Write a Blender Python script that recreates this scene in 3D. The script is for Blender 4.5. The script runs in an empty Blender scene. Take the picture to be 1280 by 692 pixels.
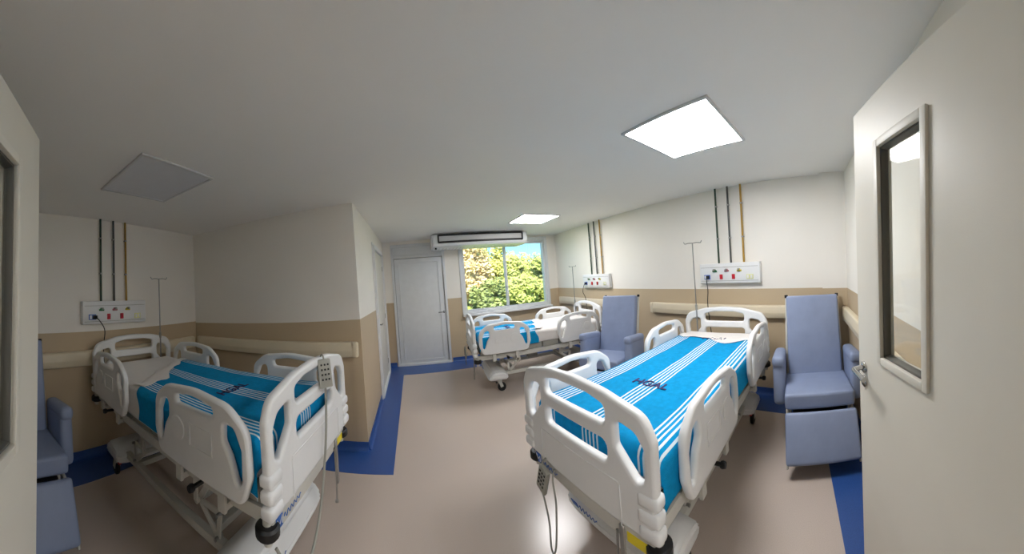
import bpy, bmesh, math, random
from mathutils import Vector, Matrix, noise

random.seed(7)
SC = bpy.context.scene
COL = SC.collection
PI = math.pi
R = math.radians

# ------------------------------------------------------------------ camera
FPX, YAW, ROLL, PITCH, CAMH = 350.28, .3492, .0797, -.0011, 1.6605   # stitched phone panorama: a cylinder of 350 px radius
cd = bpy.data.cameras.new('camera')
cam = bpy.data.objects.new('camera', cd)
COL.objects.link(cam)
SC.camera = cam
cd.type = 'PANO'
cd.panorama_type = 'CENTRAL_CYLINDRICAL'
cd.central_cylindrical_range_u_min = -640 / FPX
cd.central_cylindrical_range_u_max = 640 / FPX
cd.central_cylindrical_range_v_min = -346 / FPX
cd.central_cylindrical_range_v_max = 346 / FPX
cd.central_cylindrical_radius = 1.0
cd.clip_start = .02
cd.clip_end = 300
def _cam_rot():
    c, s = math.cos(YAW), math.sin(YAW); A = Matrix(((c, -s, 0), (s, c, 0), (0, 0, 1)))
    c, s = math.cos(PITCH), math.sin(PITCH); B = Matrix(((1, 0, 0), (0, c, s), (0, -s, c)))
    c, s = math.cos(ROLL), math.sin(ROLL); C = Matrix(((c, 0, -s), (0, 1, 0), (s, 0, c)))
    W = (C @ B @ A).transposed()
    rt, fw, up = W.col[0], W.col[1], W.col[2]
    return Matrix((rt, up, -fw)).transposed()
cam.matrix_world = Matrix.Translation((0, 0, CAMH)) @ _cam_rot().to_4x4()

# ------------------------------------------------------------------ world, sun, exposure
world = bpy.data.worlds.new('sky'); SC.world = world
world.use_nodes = True
wn = world.node_tree
sky = wn.nodes.new('ShaderNodeTexSky')
sky.sky_type = 'NISHITA'
sky.sun_disc = False
sky.dust_density = .2
sky.ozone_density = 3
sky.sun_elevation = R(48)
sky.sun_rotation = R(200)
wn.nodes['Background'].inputs['Strength'].default_value = .15
tint = wn.nodes.new('ShaderNodeMix'); tint.data_type = 'RGBA'; tint.blend_type = 'MULTIPLY'; tint.inputs['Factor'].default_value = 1
tint.inputs['B'].default_value = (.42, .72, 1, 1)
wn.links.new(sky.outputs['Color'], tint.inputs['A'])
wn.links.new(tint.outputs['Result'], wn.nodes['Background'].inputs['Color'])
sun_d = bpy.data.lights.new('sun', 'SUN'); sun_d.energy = 6.0; sun_d.angle = R(.6); sun_d.color = (1, .95, .85)
sun = bpy.data.objects.new('sun', sun_d); COL.objects.link(sun)
sun.rotation_euler = (R(48), 0, R(-18))          # high behind the building, shining away from it on to the trees
PANEL_W = 17.0                                   # emission of the lit ceiling panels
SC.view_settings.view_transform = 'Standard'
SC.view_settings.look = 'None'
SC.view_settings.gamma = 1
SC.view_settings.use_curve_mapping = False
SC.view_settings.exposure = 1.1
SC.cycles.use_denoising = True
SC.cycles.max_bounces = 10
SC.cycles.diffuse_bounces = 6
SC.cycles.sample_clamp_indirect = 6

# ------------------------------------------------------------------ materials
def lin(c):
    return tuple(((v / 255) / 12.92 if v / 255 <= .04045 else ((v / 255 + .055) / 1.055) ** 2.4) for v in c) + (1,)
MATS = {}
def mat(name, col, rough=.5, metal=0, var=.04, scale=8, bump=0, bscale=60, spec=.5, emit=None, coat=0, sheen=0):
    m = bpy.data.materials.new(name); m.use_nodes = True
    nt = m.node_tree; b = nt.nodes['Principled BSDF']
    b.inputs['Roughness'].default_value = rough
    b.inputs['Metallic'].default_value = metal
    b.inputs['Specular IOR Level'].default_value = spec
    b.inputs['Coat Weight'].default_value = coat
    b.inputs['Sheen Weight'].default_value = sheen
    tc = nt.nodes.new('ShaderNodeTexCoord')
    n = nt.nodes.new('ShaderNodeTexNoise'); n.inputs['Scale'].default_value = scale; n.inputs['Detail'].default_value = 4
    nt.links.new(tc.outputs['Object'], n.inputs['Vector'])
    r = nt.nodes.new('ShaderNodeValToRGB')
    c = lin(col)
    r.color_ramp.elements[0].position = .3; r.color_ramp.elements[1].position = .7
    r.color_ramp.elements[0].color = tuple(v * (1 - var) for v in c[:3]) + (1,)
    r.color_ramp.elements[1].color = tuple(min(1, v * (1 + var)) for v in c[:3]) + (1,)
    nt.links.new(n.outputs['Fac'], r.inputs['Fac'])
    nt.links.new(r.outputs['Color'], b.inputs['Base Color'])
    if bump:
        n2 = nt.nodes.new('ShaderNodeTexNoise'); n2.inputs['Scale'].default_value = bscale; n2.inputs['Detail'].default_value = 3
        nt.links.new(tc.outputs['Object'], n2.inputs['Vector'])
        bp = nt.nodes.new('ShaderNodeBump'); bp.inputs['Strength'].default_value = bump; bp.inputs['Distance'].default_value = .01
        nt.links.new(n2.outputs['Fac'], bp.inputs['Height']); nt.links.new(bp.outputs['Normal'], b.inputs['Normal'])
    if emit:
        b.inputs['Emission Color'].default_value = lin(emit[0]); b.inputs['Emission Strength'].default_value = emit[1]
    MATS[name] = m
    return m

BAND = 1.31
def wall_mat(name, a=0., b=0., axis='X'):
    """white paint above, beige washable paint below the band height BAND + a + b*x"""
    m = mat(name, (234, 230, 222), .55, var=.02, scale=1.5, bump=.04, bscale=120)
    nt = m.node_tree; bs = nt.nodes['Principled BSDF']
    white = bs.inputs['Base Color'].links[0].from_socket
    g = nt.nodes.new('ShaderNodeNewGeometry'); s = nt.nodes.new('ShaderNodeSeparateXYZ')
    nt.links.new(g.outputs['Position'], s.inputs[0])
    mx = nt.nodes.new('ShaderNodeMath'); mx.operation = 'MULTIPLY_ADD'; mx.inputs[1].default_value = b; mx.inputs[2].default_value = BAND + a
    nt.links.new(s.outputs[axis], mx.inputs[0])
    gt = nt.nodes.new('ShaderNodeMath'); gt.operation = 'GREATER_THAN'
    nt.links.new(s.outputs['Z'], gt.inputs[0]); nt.links.new(mx.outputs[0], gt.inputs[1])
    n = nt.nodes.new('ShaderNodeTexNoise'); n.inputs['Scale'].default_value = 2
    r = nt.nodes.new('ShaderNodeValToRGB'); r.color_ramp.elements[0].color = lin((187, 168, 139)); r.color_ramp.elements[1].color = lin((194, 175, 146))
    nt.links.new(n.outputs['Fac'], r.inputs['Fac'])
    mix = nt.nodes.new('ShaderNodeMix'); mix.data_type = 'RGBA'
    nt.links.new(gt.outputs[0], mix.inputs['Factor']); nt.links.new(r.outputs['Color'], mix.inputs['A']); nt.links.new(white, mix.inputs['B'])
    nt.links.new(mix.outputs['Result'], bs.inputs['Base Color'])
    return m
M_WALL = wall_mat('wall_paint')
M_CEIL = mat('ceiling_paint', (238, 236, 231), .7, var=.015, scale=1.2, bump=.03)
M_FLOOR = mat('vinyl_floor', (190, 177, 167), .22, var=.07, scale=220, spec=.5, bump=.01, bscale=14)
M_BLUE = mat('blue_vinyl', (46, 82, 148), .3, var=.14, scale=160)
M_WHITE = mat('white_plastic', (224, 225, 225), .34, var=.015)
M_FRAME = mat('painted_steel', (196, 195, 188), .4, var=.03)
M_STEEL = mat('brushed_steel', (160, 160, 158), .28, metal=.9, var=.05, scale=40)
M_CHROME = mat('chrome', (190, 190, 190), .15, metal=1, var=.03)
M_BLACK = mat('black_rubber', (16, 16, 17), .5, var=.1)
M_GREYP = mat('grey_plastic', (150, 150, 142), .45, var=.03)
M_MATT = mat('mattress_vinyl', (188, 190, 202), .5, var=.04, bump=.1, bscale=12)
M_SHEET = mat('white_sheet', (222, 218, 214), .85, var=.03, scale=5, bump=.35, bscale=9, sheen=.2)
M_UPH = mat('blue_upholstery', (134, 147, 176), .5, var=.05, scale=6, bump=.22, bscale=9)
M_RAIL = mat('cream_vinyl', (214, 202, 176), .4, var=.02)
M_DOOR = mat('door_paint', (219, 215, 204), .45, var=.02, scale=3, bump=.03, bscale=200)
M_ALU = mat('white_aluminium', (214, 217, 219), .4, var=.03)
M_TRIM = mat('light_trim', (205, 205, 205), .4, var=.02)
M_BEAD = mat('grey_gasket', (104, 102, 96), .5)
M_LIT = mat('lit_diffuser', (255, 255, 255), .5, var=0, emit=((252, 250, 250), PANEL_W))
M_DIFF = mat('unlit_diffuser', (214, 215, 219), .35, var=.02)
M_GREEN = mat('green_pipe_paint', (42, 66, 50), .4)
M_GREY = mat('grey_pipe_paint', (78, 80, 80), .4)
M_YEL = mat('yellow_pipe_paint', (170, 132, 48), .4)
M_REDP = mat('red_plastic', (186, 24, 44), .35)
M_BLUEP = mat('blue_plastic', (38, 96, 190), .35)
M_YELP = mat('yellow_plastic', (206, 190, 60), .4)
M_CREAMP = mat('pale_yellow_plastic', (222, 222, 160), .4)
M_OUTG = mat('green_outlet', (40, 110, 60), .35)
M_OUTR = mat('pink_outlet', (170, 100, 110), .35)
M_LOGO = mat('blue_print', (40, 100, 180), .4)
M_STICK = mat('yellow_sticker', (226, 206, 20), .4)
M_INK = mat('navy_print', (44, 40, 92), .8)
M_BARK = mat('bark', (96, 78, 58), .9, var=.2, scale=12)
M_GRASS = mat('grass', (168, 190, 88), .9, var=.2, scale=3)
M_LEAF = [mat('leaf_yellow_green', (206, 204, 112), .6, var=.25, scale=1.2), mat('leaf_green', (176, 184, 100), .6, var=.25, scale=1.2),
          mat('leaf_dark', (134, 146, 84), .6, var=.25, scale=1.2), mat('leaf_orange', (228, 206, 152), .6, var=.2, scale=1.2)]

def towel_material():
    m = mat('towel', (4, 142, 198), .9, var=.10, scale=30, bump=.5, bscale=260, spec=.15)
    nt = m.node_tree; bs = nt.nodes['Principled BSDF']
    blue = bs.inputs['Base Color'].links[0].from_socket
    uv = nt.nodes.new('ShaderNodeUVMap'); uv.uv_map = 'UVMap'
    s = nt.nodes.new('ShaderNodeSeparateXYZ'); nt.links.new(uv.outputs['UV'], s.inputs[0])
    def node(op, a, b=None):
        n = nt.nodes.new('ShaderNodeMath'); n.operation = op
        for k, v in enumerate((a, b)):
            if v is None: continue
            if isinstance(v, (int, float)): n.inputs[k].default_value = v
            else: nt.links.new(v, n.inputs[k])
        return n.outputs[0]
    # five woven white lines in each band, bands every 0.37 m
    w = node('WRAP', node('ADD', s.outputs['Y'], .025), -.185); w.node.inputs[2].default_value = .185
    inband = node('LESS_THAN', node('ABSOLUTE', w), .066)
    line = node('GREATER_THAN', node('SINE', node('MULTIPLY_ADD', w, 2 * PI / .0278)), .25)
    line.node.inputs[0].links[0].from_node.inputs[0].links[0].from_node.inputs[2].default_value = PI / 2
    f = node('MULTIPLY', inband, line)
    mix = nt.nodes.new('ShaderNodeMix'); mix.data_type = 'RGBA'
    nt.links.new(f, mix.inputs['Factor']); nt.links.new(blue, mix.inputs['A']); mix.inputs['B'].default_value = lin((212, 226, 232))
    nt.links.new(mix.outputs['Result'], bs.inputs['Base Color'])
    return m
M_TOWEL = towel_material()

def glass_material():
    m = bpy.data.materials.new('clear_glass'); m.use_nodes = True
    nt = m.node_tree; nt.nodes.clear()
    o = nt.nodes.new('ShaderNodeOutputMaterial'); t = nt.nodes.new('ShaderNodeBsdfTransparent'); g = nt.nodes.new('ShaderNodeBsdfGlossy')
    g.inputs['Roughness'].default_value = .03
    t.inputs['Color'].default_value = (.96, .97, .96, 1)
    fr = nt.nodes.new('ShaderNodeMath'); fr.operation = 'MULTIPLY_ADD'; fr.inputs[1].default_value = .30; fr.inputs[2].default_value = .035
    lw = nt.nodes.new('ShaderNodeLayerWeight'); lw.inputs['Blend'].default_value = .5
    pw = nt.nodes.new('ShaderNodeMath'); pw.operation = 'POWER'; pw.inputs[1].default_value = 4
    nt.links.new(lw.outputs['Facing'], pw.inputs[0]); nt.links.new(pw.outputs[0], fr.inputs[0])
    mx = nt.nodes.new('ShaderNodeMixShader')
    nt.links.new(fr.outputs[0], mx.inputs[0]); nt.links.new(t.outputs[0], mx.inputs[1]); nt.links.new(g.outputs[0], mx.inputs[2])
    nt.links.new(mx.outputs[0], o.inputs['Surface'])
    return m
M_GLASS = glass_material()

# ------------------------------------------------------------------ mesh helpers
def merge(bm, tmp, M=None):
    if M is not None: bmesh.ops.transform(tmp, matrix=M, verts=tmp.verts)
    mp = {v: bm.verts.new(v.co) for v in tmp.verts}
    for f in tmp.faces:
        try: bm.faces.new([mp[v] for v in f.verts])
        except ValueError: pass
    tmp.free()
def box(bm, c, s, bev=0, rot=None, seg=2):
    t = bmesh.new(); bmesh.ops.create_cube(t, size=1)
    bmesh.ops.scale(t, vec=s, verts=t.verts)
    if bev: bmesh.ops.bevel(t, geom=t.edges[:], offset=min(bev, min(s) * .49), segments=seg, profile=.6, affect='EDGES')
    M = Matrix.Translation(c)
    if rot is not None: M = M @ (rot.to_4x4() if isinstance(rot, Matrix) else Matrix.Rotation(rot, 4, 'Z'))
    merge(bm, t, M)
def beam(bm, a, b, w, h, bev=.004):
    a, b = Vector(a), Vector(b); d = b - a
    q = d.to_track_quat('X', 'Z').to_matrix()
    box(bm, (a + b) / 2, (d.length, w, h), bev, q, 1)
def tube(bm, pts, r, n=8, closed=False):
    pts = [Vector(p) for p in pts]; rings = []; N = len(pts)
    up = None
    for i, p in enumerate(pts):
        a = pts[i - 1] if (i or closed) else p; b = pts[(i + 1) % N] if (i < N - 1 or closed) else p
        d = (b - a).normalized()
        if up is None: up = d.orthogonal().normalized()
        up = (up - d * up.dot(d)).normalized()
        s = d.cross(up)
        rr = r[i] if isinstance(r, (list, tuple)) else r
        rings.append([bm.verts.new(p + (up * math.cos(2 * PI * k / n) + s * math.sin(2 * PI * k / n)) * rr) for k in range(n)])
    for i in range(N if closed else N - 1):
        A, B = rings[i], rings[(i + 1) % N]
        for k in range(n): bm.faces.new((A[k], A[(k + 1) % n], B[(k + 1) % n], B[k]))
    if not closed:
        bm.faces.new(rings[0][::-1]); bm.faces.new(rings[-1])
def cyl(bm, a, b, r, n=16): tube(bm, [a, b], r, n)
def lathe(bm, prof, c=(0, 0, 0), n=20, rot=None):
    t = bmesh.new(); rings = []
    for r, z in prof: rings.append([t.verts.new((r * math.cos(2 * PI * k / n), r * math.sin(2 * PI * k / n), z)) for k in range(n)])
    for A, B in zip(rings, rings[1:]):
        for k in range(n): t.faces.new((A[k], A[(k + 1) % n], B[(k + 1) % n], B[k]))
    t.faces.new(rings[0][::-1]); t.faces.new(rings[-1])
    M = Matrix.Translation(c)
    if rot is not None: M = M @ rot.to_4x4()
    merge(bm, t, M)
def prism(bm, poly, z0, z1):
    A = [bm.verts.new((x, y, z0)) for x, y in poly]; B = [bm.verts.new((x, y, z1)) for x, y in poly]
    bm.faces.new(A[::-1]); bm.faces.new(B)
    for i in range(len(poly)): j = (i + 1) % len(poly); bm.faces.new((A[i], A[j], B[j], B[i]))
def bez(ps, n=16):
    ps = [Vector(p) for p in ps]; out = []
    for i in range(len(ps) - 1):
        a, b, c, d = ps[max(i - 1, 0)], ps[i], ps[i + 1], ps[min(i + 2, len(ps) - 1)]
        for k in range(n):
            t = k / n
            out.append(.5 * (2 * b + (c - a) * t + (2 * a - 5 * b + 4 * c - d) * t * t + (3 * b - a - 3 * c + d) * t ** 3))
    return out + [ps[-1]]
def fillet(poly, n=5):
    """poly: (x, y, radius) -> rounded outline"""
    out = []; N = len(poly)
    for i in range(N):
        p = Vector(poly[i][:2]); r = poly[i][2]
        a = Vector(poly[i - 1][:2]) - p; b = Vector(poly[(i + 1) % N][:2]) - p
        if r <= 0: out.append(p[:]); continue
        la, lb = a.length, b.length; a.normalize(); b.normalize()
        h = a.angle(b) / 2
        t = min(r / math.tan(h), la * .49, lb * .49); r = t * math.tan(h)
        c = p + (a + b).normalized() * (r / math.sin(h))
        s = p + a * t - c; e = p + b * t - c
        ang = s.angle(e); sg = 1 if s.x * e.y - s.y * e.x > 0 else -1
        for k in range(n + 1):
            th = sg * ang * k / n; out.append((c.x + s.x * math.cos(th) - s.y * math.sin(th), c.y + s.x * math.sin(th) + s.y * math.cos(th)))
    return out
def board_mesh(name, outline, holes, thick, bev, material):
    """moulded panel in the local XY plane with holes and rounded edges, as a mesh"""
    cu = bpy.data.curves.new(name, 'CURVE'); cu.dimensions = '2D'; cu.fill_mode = 'BOTH'
    cu.extrude = max(thick / 2 - bev, .0005); cu.bevel_depth = bev; cu.bevel_resolution = 2; cu.offset = -bev
    def area(l): return sum(l[i - 1][0] * l[i][1] - l[i][0] * l[i - 1][1] for i in range(len(l)))
    for k, l in enumerate([outline] + holes):
        l = list(l)
        if (area(l) > 0) != (k == 0): l.reverse()
        sp = cu.splines.new('POLY'); sp.points.add(len(l) - 1); sp.use_cyclic_u = True
        for q, (x, y) in zip(sp.points, l): q.co = (x, y, 0, 1)
    o = bpy.data.objects.new(name, cu); COL.objects.link(o)
    dg = bpy.context.evaluated_depsgraph_get(); dg.update()
    me = bpy.data.meshes.new_from_object(o.evaluated_get(dg)); me.name = name
    bpy.data.objects.remove(o); bpy.data.curves.remove(cu)
    me.materials.clear(); me.materials.append(material)
    smooth(me)
    return me
def text_mesh(body, size, thick, material):
    cu = bpy.data.curves.new('lettering', 'FONT'); cu.body = body; cu.size = size; cu.extrude = thick; cu.align_x = 'CENTER'; cu.align_y = 'CENTER'
    cu.offset = size * .012
    o = bpy.data.objects.new('lettering', cu); COL.objects.link(o)
    dg = bpy.context.evaluated_depsgraph_get(); dg.update()
    me = bpy.data.meshes.new_from_object(o.evaluated_get(dg)); me.name = 'lettering'
    bpy.data.objects.remove(o); bpy.data.curves.remove(cu)
    me.materials.clear(); me.materials.append(material)
    return me
def smooth(me, ang=38):
    me.shade_smooth() if hasattr(me, 'shade_smooth') else None
    me.set_sharp_from_angle(angle=R(ang))
def obj(name, bm, material, parent=None, sm=True):
    if isinstance(bm, bpy.types.Mesh): me = bm
    else:
        bmesh.ops.recalc_face_normals(bm, faces=bm.faces)
        me = bpy.data.meshes.new(name); bm.to_mesh(me); bm.free(); me.materials.append(material)
        if sm: smooth(me)
    o = bpy.data.objects.new(name, me); COL.objects.link(o)
    if parent: o.parent = parent
    return o
def tag(o, label=None, cat=None, group=None, kind=None):
    if label: o['label'] = label
    if cat: o['category'] = cat
    if group: o['group'] = group
    if kind: o['kind'] = kind
    return o
def empty(name, loc=(0, 0, 0), rz=0, **k):
    o = bpy.data.objects.new(name, None); COL.objects.link(o); o.location = loc; o.rotation_euler = (0, 0, rz); o.empty_display_size = .1
    return tag(o, **k)
def part(name, material, parent, *boxes, bev=.004):
    bm = bmesh.new()
    for c, s in boxes: box(bm, c, s, bev)
    return obj(name, bm, material, parent)
def copy_tree(o, parent=None):
    c = o.copy(); COL.objects.link(c); c.parent = parent
    for ch in list(o.children): copy_tree(ch, c)
    return c

# ------------------------------------------------------------------ room shell
ZC = 2.571
RB, EB, EK, LK = (3.26, 5.81), (-.61, 5.79), (-.59, 2.88), (-2.90, 2.91)
LF, RF = (-2.80, -.25), (3.16, .10)
JL, JR = (-.47, -.22), (.39, -.47)               # jambs of the double doorway the picture is taken from
def RX(y): return RF[0] + (RB[0] - RF[0]) * (y - RF[1]) / (RB[1] - RF[1])
def LX(y): return LF[0] + (LK[0] - LF[0]) * (y - LF[1]) / (LK[1] - LF[1])
RA = math.atan2(RB[0] - RF[0], RB[1] - RF[1])    # slight skew of the long wall
LA = math.atan2(LK[0] - LF[0], LK[1] - LF[1])

def wall(name, a, b, label, thick=.12, z0=0, z1=ZC, openings=(), m=None):
    """wall whose inner face runs a -> b with the room on the left; openings: (s0, s1, z0, z1)"""
    a, b = Vector(a), Vector(b); d = (b - a); L = d.length; d.normalize(); n = Vector((d.y, -d.x))
    bm = bmesh.new()
    xs = sorted({0, L, *[v for o in openings for v in o[:2]]}); zs = sorted({z0, z1, *[v for o in openings for v in o[2:]]})
    for i in range(len(xs) - 1):
        for j in range(len(zs) - 1):
            s, z = (xs[i] + xs[i + 1]) / 2, (zs[j] + zs[j + 1]) / 2
            if any(o[0] < s < o[1] and o[2] < z < o[3] for o in openings): continue
            p0, p1 = a + d * xs[i], a + d * xs[i + 1]
            q = [p0, p1, p1 + n * thick, p0 + n * thick]
            prism(bm, [v[:] for v in q], zs[j], zs[j + 1])
    bmesh.ops.remove_doubles(bm, verts=bm.verts, dist=1e-5)
    o = obj(name, bm, m or M_WALL, None, False)
    return tag(o, label, 'wall', kind='structure')

# openings along the back wall (s runs from EB to RB)
DB0, DB1 = .16, 1.27                               # back door opening
WB0, WB1, WZ0, WZ1 = 1.63, 3.57, .95, 2.47        # window opening
wall('wall_back', RB, EB, 'white back wall with beige lower half, holding the window and the metal door',
     openings=[(3.87 - WB1, 3.87 - WB0, WZ0, WZ1), (3.87 - DB1, 3.87 - DB0, 0, 2.50)])
wall('wall_right', RF, RB, 'long white wall with beige lower half behind two bed heads')
wall('wall_left', LK, LF, 'white wall with beige lower half behind the alcove bed head')
wall('wall_block', EK, LK, 'white and beige wall beside the alcove bed, carrying a bumper rail', m=wall_mat('wall_paint_block', .04, .02))
BD0, BD1 = 1.30, 2.56                              # bathroom door opening, measured from EK
wall('wall_passage', EB, EK, 'narrow white and beige end wall with the plain white door', openings=[(2.91 - BD1, 2.91 - BD0, 0, 2.30)], m=wall_mat('wall_paint_passage', .028 + .014 * 2.88, -.014, 'Y'))
wall('wall_front', JR, RF, 'white wall with beige lower half beside the open door leaf')
wall('wall_entry', LF, JL, 'white wall behind the narrow open door leaf')
wall('wall_lintel', JL, JR, 'white wall above the doorway', z0=2.30)
wall('wall_corridor', (-3.0, -2.1), (3.4, -2.1), 'plain corridor wall outside the doorway')
wall('wall_corridor_end', (3.4, -2.1), (3.4, .0), 'plain end wall of the corridor outside the doorway')
wall('wall_corridor_start', (-3.0, -.3), (-3.0, -2.1), 'plain far end wall of the corridor outside the doorway')

bm = bmesh.new(); box(bm, (.2, 1.85, -.05), (6.8, 8.1, .1)); tag(obj('floor', bm, M_FLOOR, None, False), 'glossy pinkish beige vinyl floor', 'floor', kind='structure')
bm = bmesh.new(); box(bm, (.2, 1.85, ZC + .05), (6.8, 8.1, .1)); tag(obj('ceiling', bm, M_CEIL, None, False), 'smooth white painted ceiling', 'ceiling', kind='structure')

# column boxed out in the right hand corner
bm = bmesh.new(); prism(bm, [(RX(.10) + .01, .08), (RX(.10) - .075, .08), (RX(.36) - .075, .36), (RX(.36) + .01, .36)], 0, ZC)
tag(obj('column', bm, M_WALL, None, False), 'white boxed column in the corner behind the recliner by the open door', 'column', kind='structure')

# blue vinyl border, 1.5 mm proud of the floor
def strip(name, poly, label):
    bm = bmesh.new(); prism(bm, poly, 0, .0015); tag(obj(name, bm, M_BLUE, None, False), label, 'floor border', kind='structure')
sw = .37
strip('trim_1', [RF, RB, (RB[0] - sw, RB[1] - .52), (RF[0] - sw, RF[1] + .30)], 'blue vinyl border along the wall behind the two bed heads')
strip('trim_2', [(EB[0], EB[1]), (EB[0] + .29, EB[1] - .56), (RB[0] - sw, RB[1] - .52), RB], 'blue vinyl border under the window and the metal door')
strip('trim_3', [EB, EK, (EK[0] + .28, EK[1] - .37), (EB[0] + .29, EB[1] - .56)], 'blue vinyl border along the passage by the plain white door')
strip('trim_4', [EK, LK, (LK[0] + sw, LK[1] - .37), (EK[0] + .28, EK[1] - .37)], 'blue vinyl border under the bumper rail of the wall block')
strip('trim_5', [LK, LF, (LF[0] + sw, LF[1] + .3), (LK[0] + sw, LK[1] - .37)], 'blue vinyl border behind the alcove bed and its recliner')
strip('trim_6', [RF, (RF[0] - sw, RF[1] + .30), (JR[0] + .1, JR[1] + .34), (JR[0], JR[1])], 'blue vinyl border under the open door leaf with lever handle')
strip('trim_7', [LF, JL, (JL[0] - .1, JL[1] + .33), (LF[0] + sw, LF[1] + .3)], 'blue vinyl border behind the narrow open door leaf')

def baseboard(name, a, b, label, h=.085):
    a, b = Vector(a), Vector(b); d = (b - a).normalized(); n = Vector((-d.y, d.x)); bm = bmesh.new()
    prof = [(0, h), (.006, h), (.007, .035), (.014, .015), (.032, .003), (.032, 0), (0, 0)]
    A = [bm.verts.new(((a + n * x).x, (a + n * x).y, z)) for x, z in prof]; B = [bm.verts.new(((b + n * x).x, (b + n * x).y, z)) for x, z in prof]
    bm.faces.new(A); bm.faces.new(B[::-1])
    for i in range(len(prof)): j = (i + 1) % len(prof); bm.faces.new((A[i], A[j], B[j], B[i]))
    return tag(obj(name, bm, M_BLUE, None), label, 'baseboard', kind='structure')
def along(a, b, t):
    a, b = Vector(a), Vector(b); return (a + (b - a).normalized() * t)[:]
baseboard('baseboard_right', RF, RB, 'blue coved skirting along the wall behind two bed heads')
baseboard('baseboard_back', RB, along(EB, RB, DB1 + .02), 'blue coved skirting under the window')
baseboard('baseboard_back_corner', along(EB, RB, DB0 - .02), EB, 'short blue coved skirting between the two closed doors')
baseboard('baseboard_passage', along(EK, EB, BD0 - .07), EK, 'blue coved skirting between block corner and plain white door')
baseboard('baseboard_passage_end', EB, along(EK, EB, BD1 + .07), 'short blue coved skirting past the plain white door')
baseboard('baseboard_block', EK, LK, 'blue coved skirting of the wall block')
baseboard('baseboard_left', LK, LF, 'blue coved skirting behind the alcove bed')
baseboard('baseboard_front', JR, RF, 'blue coved skirting behind the open door leaf with lever handle')

# ------------------------------------------------------------------ window, closed doors, air conditioner
def on_back(s, z, off=0):
    d = (Vector(RB) - Vector(EB)).normalized(); p = Vector(EB) + d * s; n = Vector((d.y, -d.x)); p += n * off
    return (p.x, p.y, z)
def frame_bm(w, h, t, depth, bev=.006):
    bm = bmesh.new()
    box(bm, (0, 0, t / 2), (w, depth, t), bev); box(bm, (0, 0, h - t / 2), (w, depth, t), bev)
    for s in (-1, 1): box(bm, (s * (w / 2 - t / 2), 0, h / 2), (t, depth, h - 2 * t), bev)
    return bm
ww, wh = WB1 - WB0, WZ1 - WZ0
win = empty('window_1', on_back((WB0 + WB1) / 2, WZ0, -.05), 0, label='wide white framed window with two sliding panes facing trees', cat='window', kind='structure')
obj('outer_frame', frame_bm(ww, wh, .05, .12), M_ALU, win)
for k, (xc, yo) in enumerate(((-ww / 4 + .0, .015), (ww / 4 - .0, -.02))):
    sw_, sh_ = ww / 2 + .005, wh - .09
    s = obj('sash', frame_bm(sw_, sh_, .042, .034), M_ALU, win); s.location = (xc * .975, yo, .045)
    g = part('pane', M_GLASS, s, ((0, 0, sh_ / 2), (sw_ - .08, .006, sh_ - .08)), bev=0)
bm = bmesh.new()
box(bm, (0, -.075, -.02), (ww + .12, .16, .04), .008)
obj('window_sill', bm, M_WHITE, win)
bm = bmesh.new()
for s in (-1, 1): box(bm, (s * (ww / 2 + .03), -.062, wh / 2), (.06, .03, wh + .0), .006)
box(bm, (0, -.062, wh + .03), (ww + .12, .03, .06), .006)
obj('casing', bm, M_ALU, win)

dw = DB1 - DB0
d1 = empty('door_1', on_back((DB0 + DB1) / 2, 0, -.03), 0, label='pale grey metal door with transom panel beside the window', cat='door', kind='structure')
bm = frame_bm(dw, 2.50, .05, .10); box(bm, (0, 0, 2.235), (dw - .1, .10, .05), .005)
obj('frame', bm, M_ALU, d1)
lf = part('leaf', M_ALU, d1, ((0, .0, 1.103), (dw - .118, .04, 2.190)))
part('light_stop', M_GREYP, d1, ((0, .032, 1.11), (dw - .06, .012, 2.23)))  # grey sheet added behind the leaf: stops light leaking, darkens the gap
bm = bmesh.new()
pw, ph = dw - .30, 2.00
for s in (-1, 1): box(bm, (s * pw / 2, -.024, 1.11), (.024, .016, ph), .005)
for z in (.11, 2.11): box(bm, (0, -.024, z), (pw, .016, .024), .005)
obj('panel_moulding', bm, M_ALU, lf)
tr = part('transom_panel', M_ALU, d1, ((0, 0, 2.355), (dw - .100, .03, .20)))
bm = bmesh.new()
for s in (-1, 1): box(bm, (s * (dw / 2 - .11), -.018, 2.355), (.014, .01, .14), .003)
for z in (2.285, 2.425): box(bm, (0, -.018, z), (dw - .22, .01, .014), .003)
obj('transom_moulding', bm, M_ALU, tr)
def lever(parent, x, z, face, dirx, material=M_CHROME, double=True):
    """lever handle with round rosettes, on a face whose outward normal is local -Y"""
    bm = bmesh.new(); rx = Matrix.Rotation(PI / 2, 3, 'X')
    lathe(bm, [(.001, 0), (.026, 0), (.026, .006), (.020, .010), (.001, .010)], (x, face, z), 20, rx)
    if double: lathe(bm, [(.001, 0), (.026, 0), (.026, .006), (.010, .009), (.001, .009)], (x, face, z - .062), 20, rx)
    h = obj('handle', bm, material, parent)
    bm = bmesh.new()
    tube(bm, bez([(x, face - .005, z), (x, face - .045, z), (x + dirx * .02, face - .055, z), (x + dirx * .12, face - .055, z - .002)], 6), .010, 10)
    obj('lever', bm, material, h)
    return h
lever(d1, dw / 2 - .09, 1.05, -.02, -1, double=False)

bw = BD1 - BD0
pd = (Vector(EB) - Vector(EK)).normalized(); pc = Vector(EK) + pd * ((BD0 + BD1) / 2)
d2 = empty('door_2', (pc.x, pc.y, 0), math.atan2(pd.y, pd.x) + PI, label='plain white door in the passage wall beside the metal door', cat='door', kind='structure')
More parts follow.
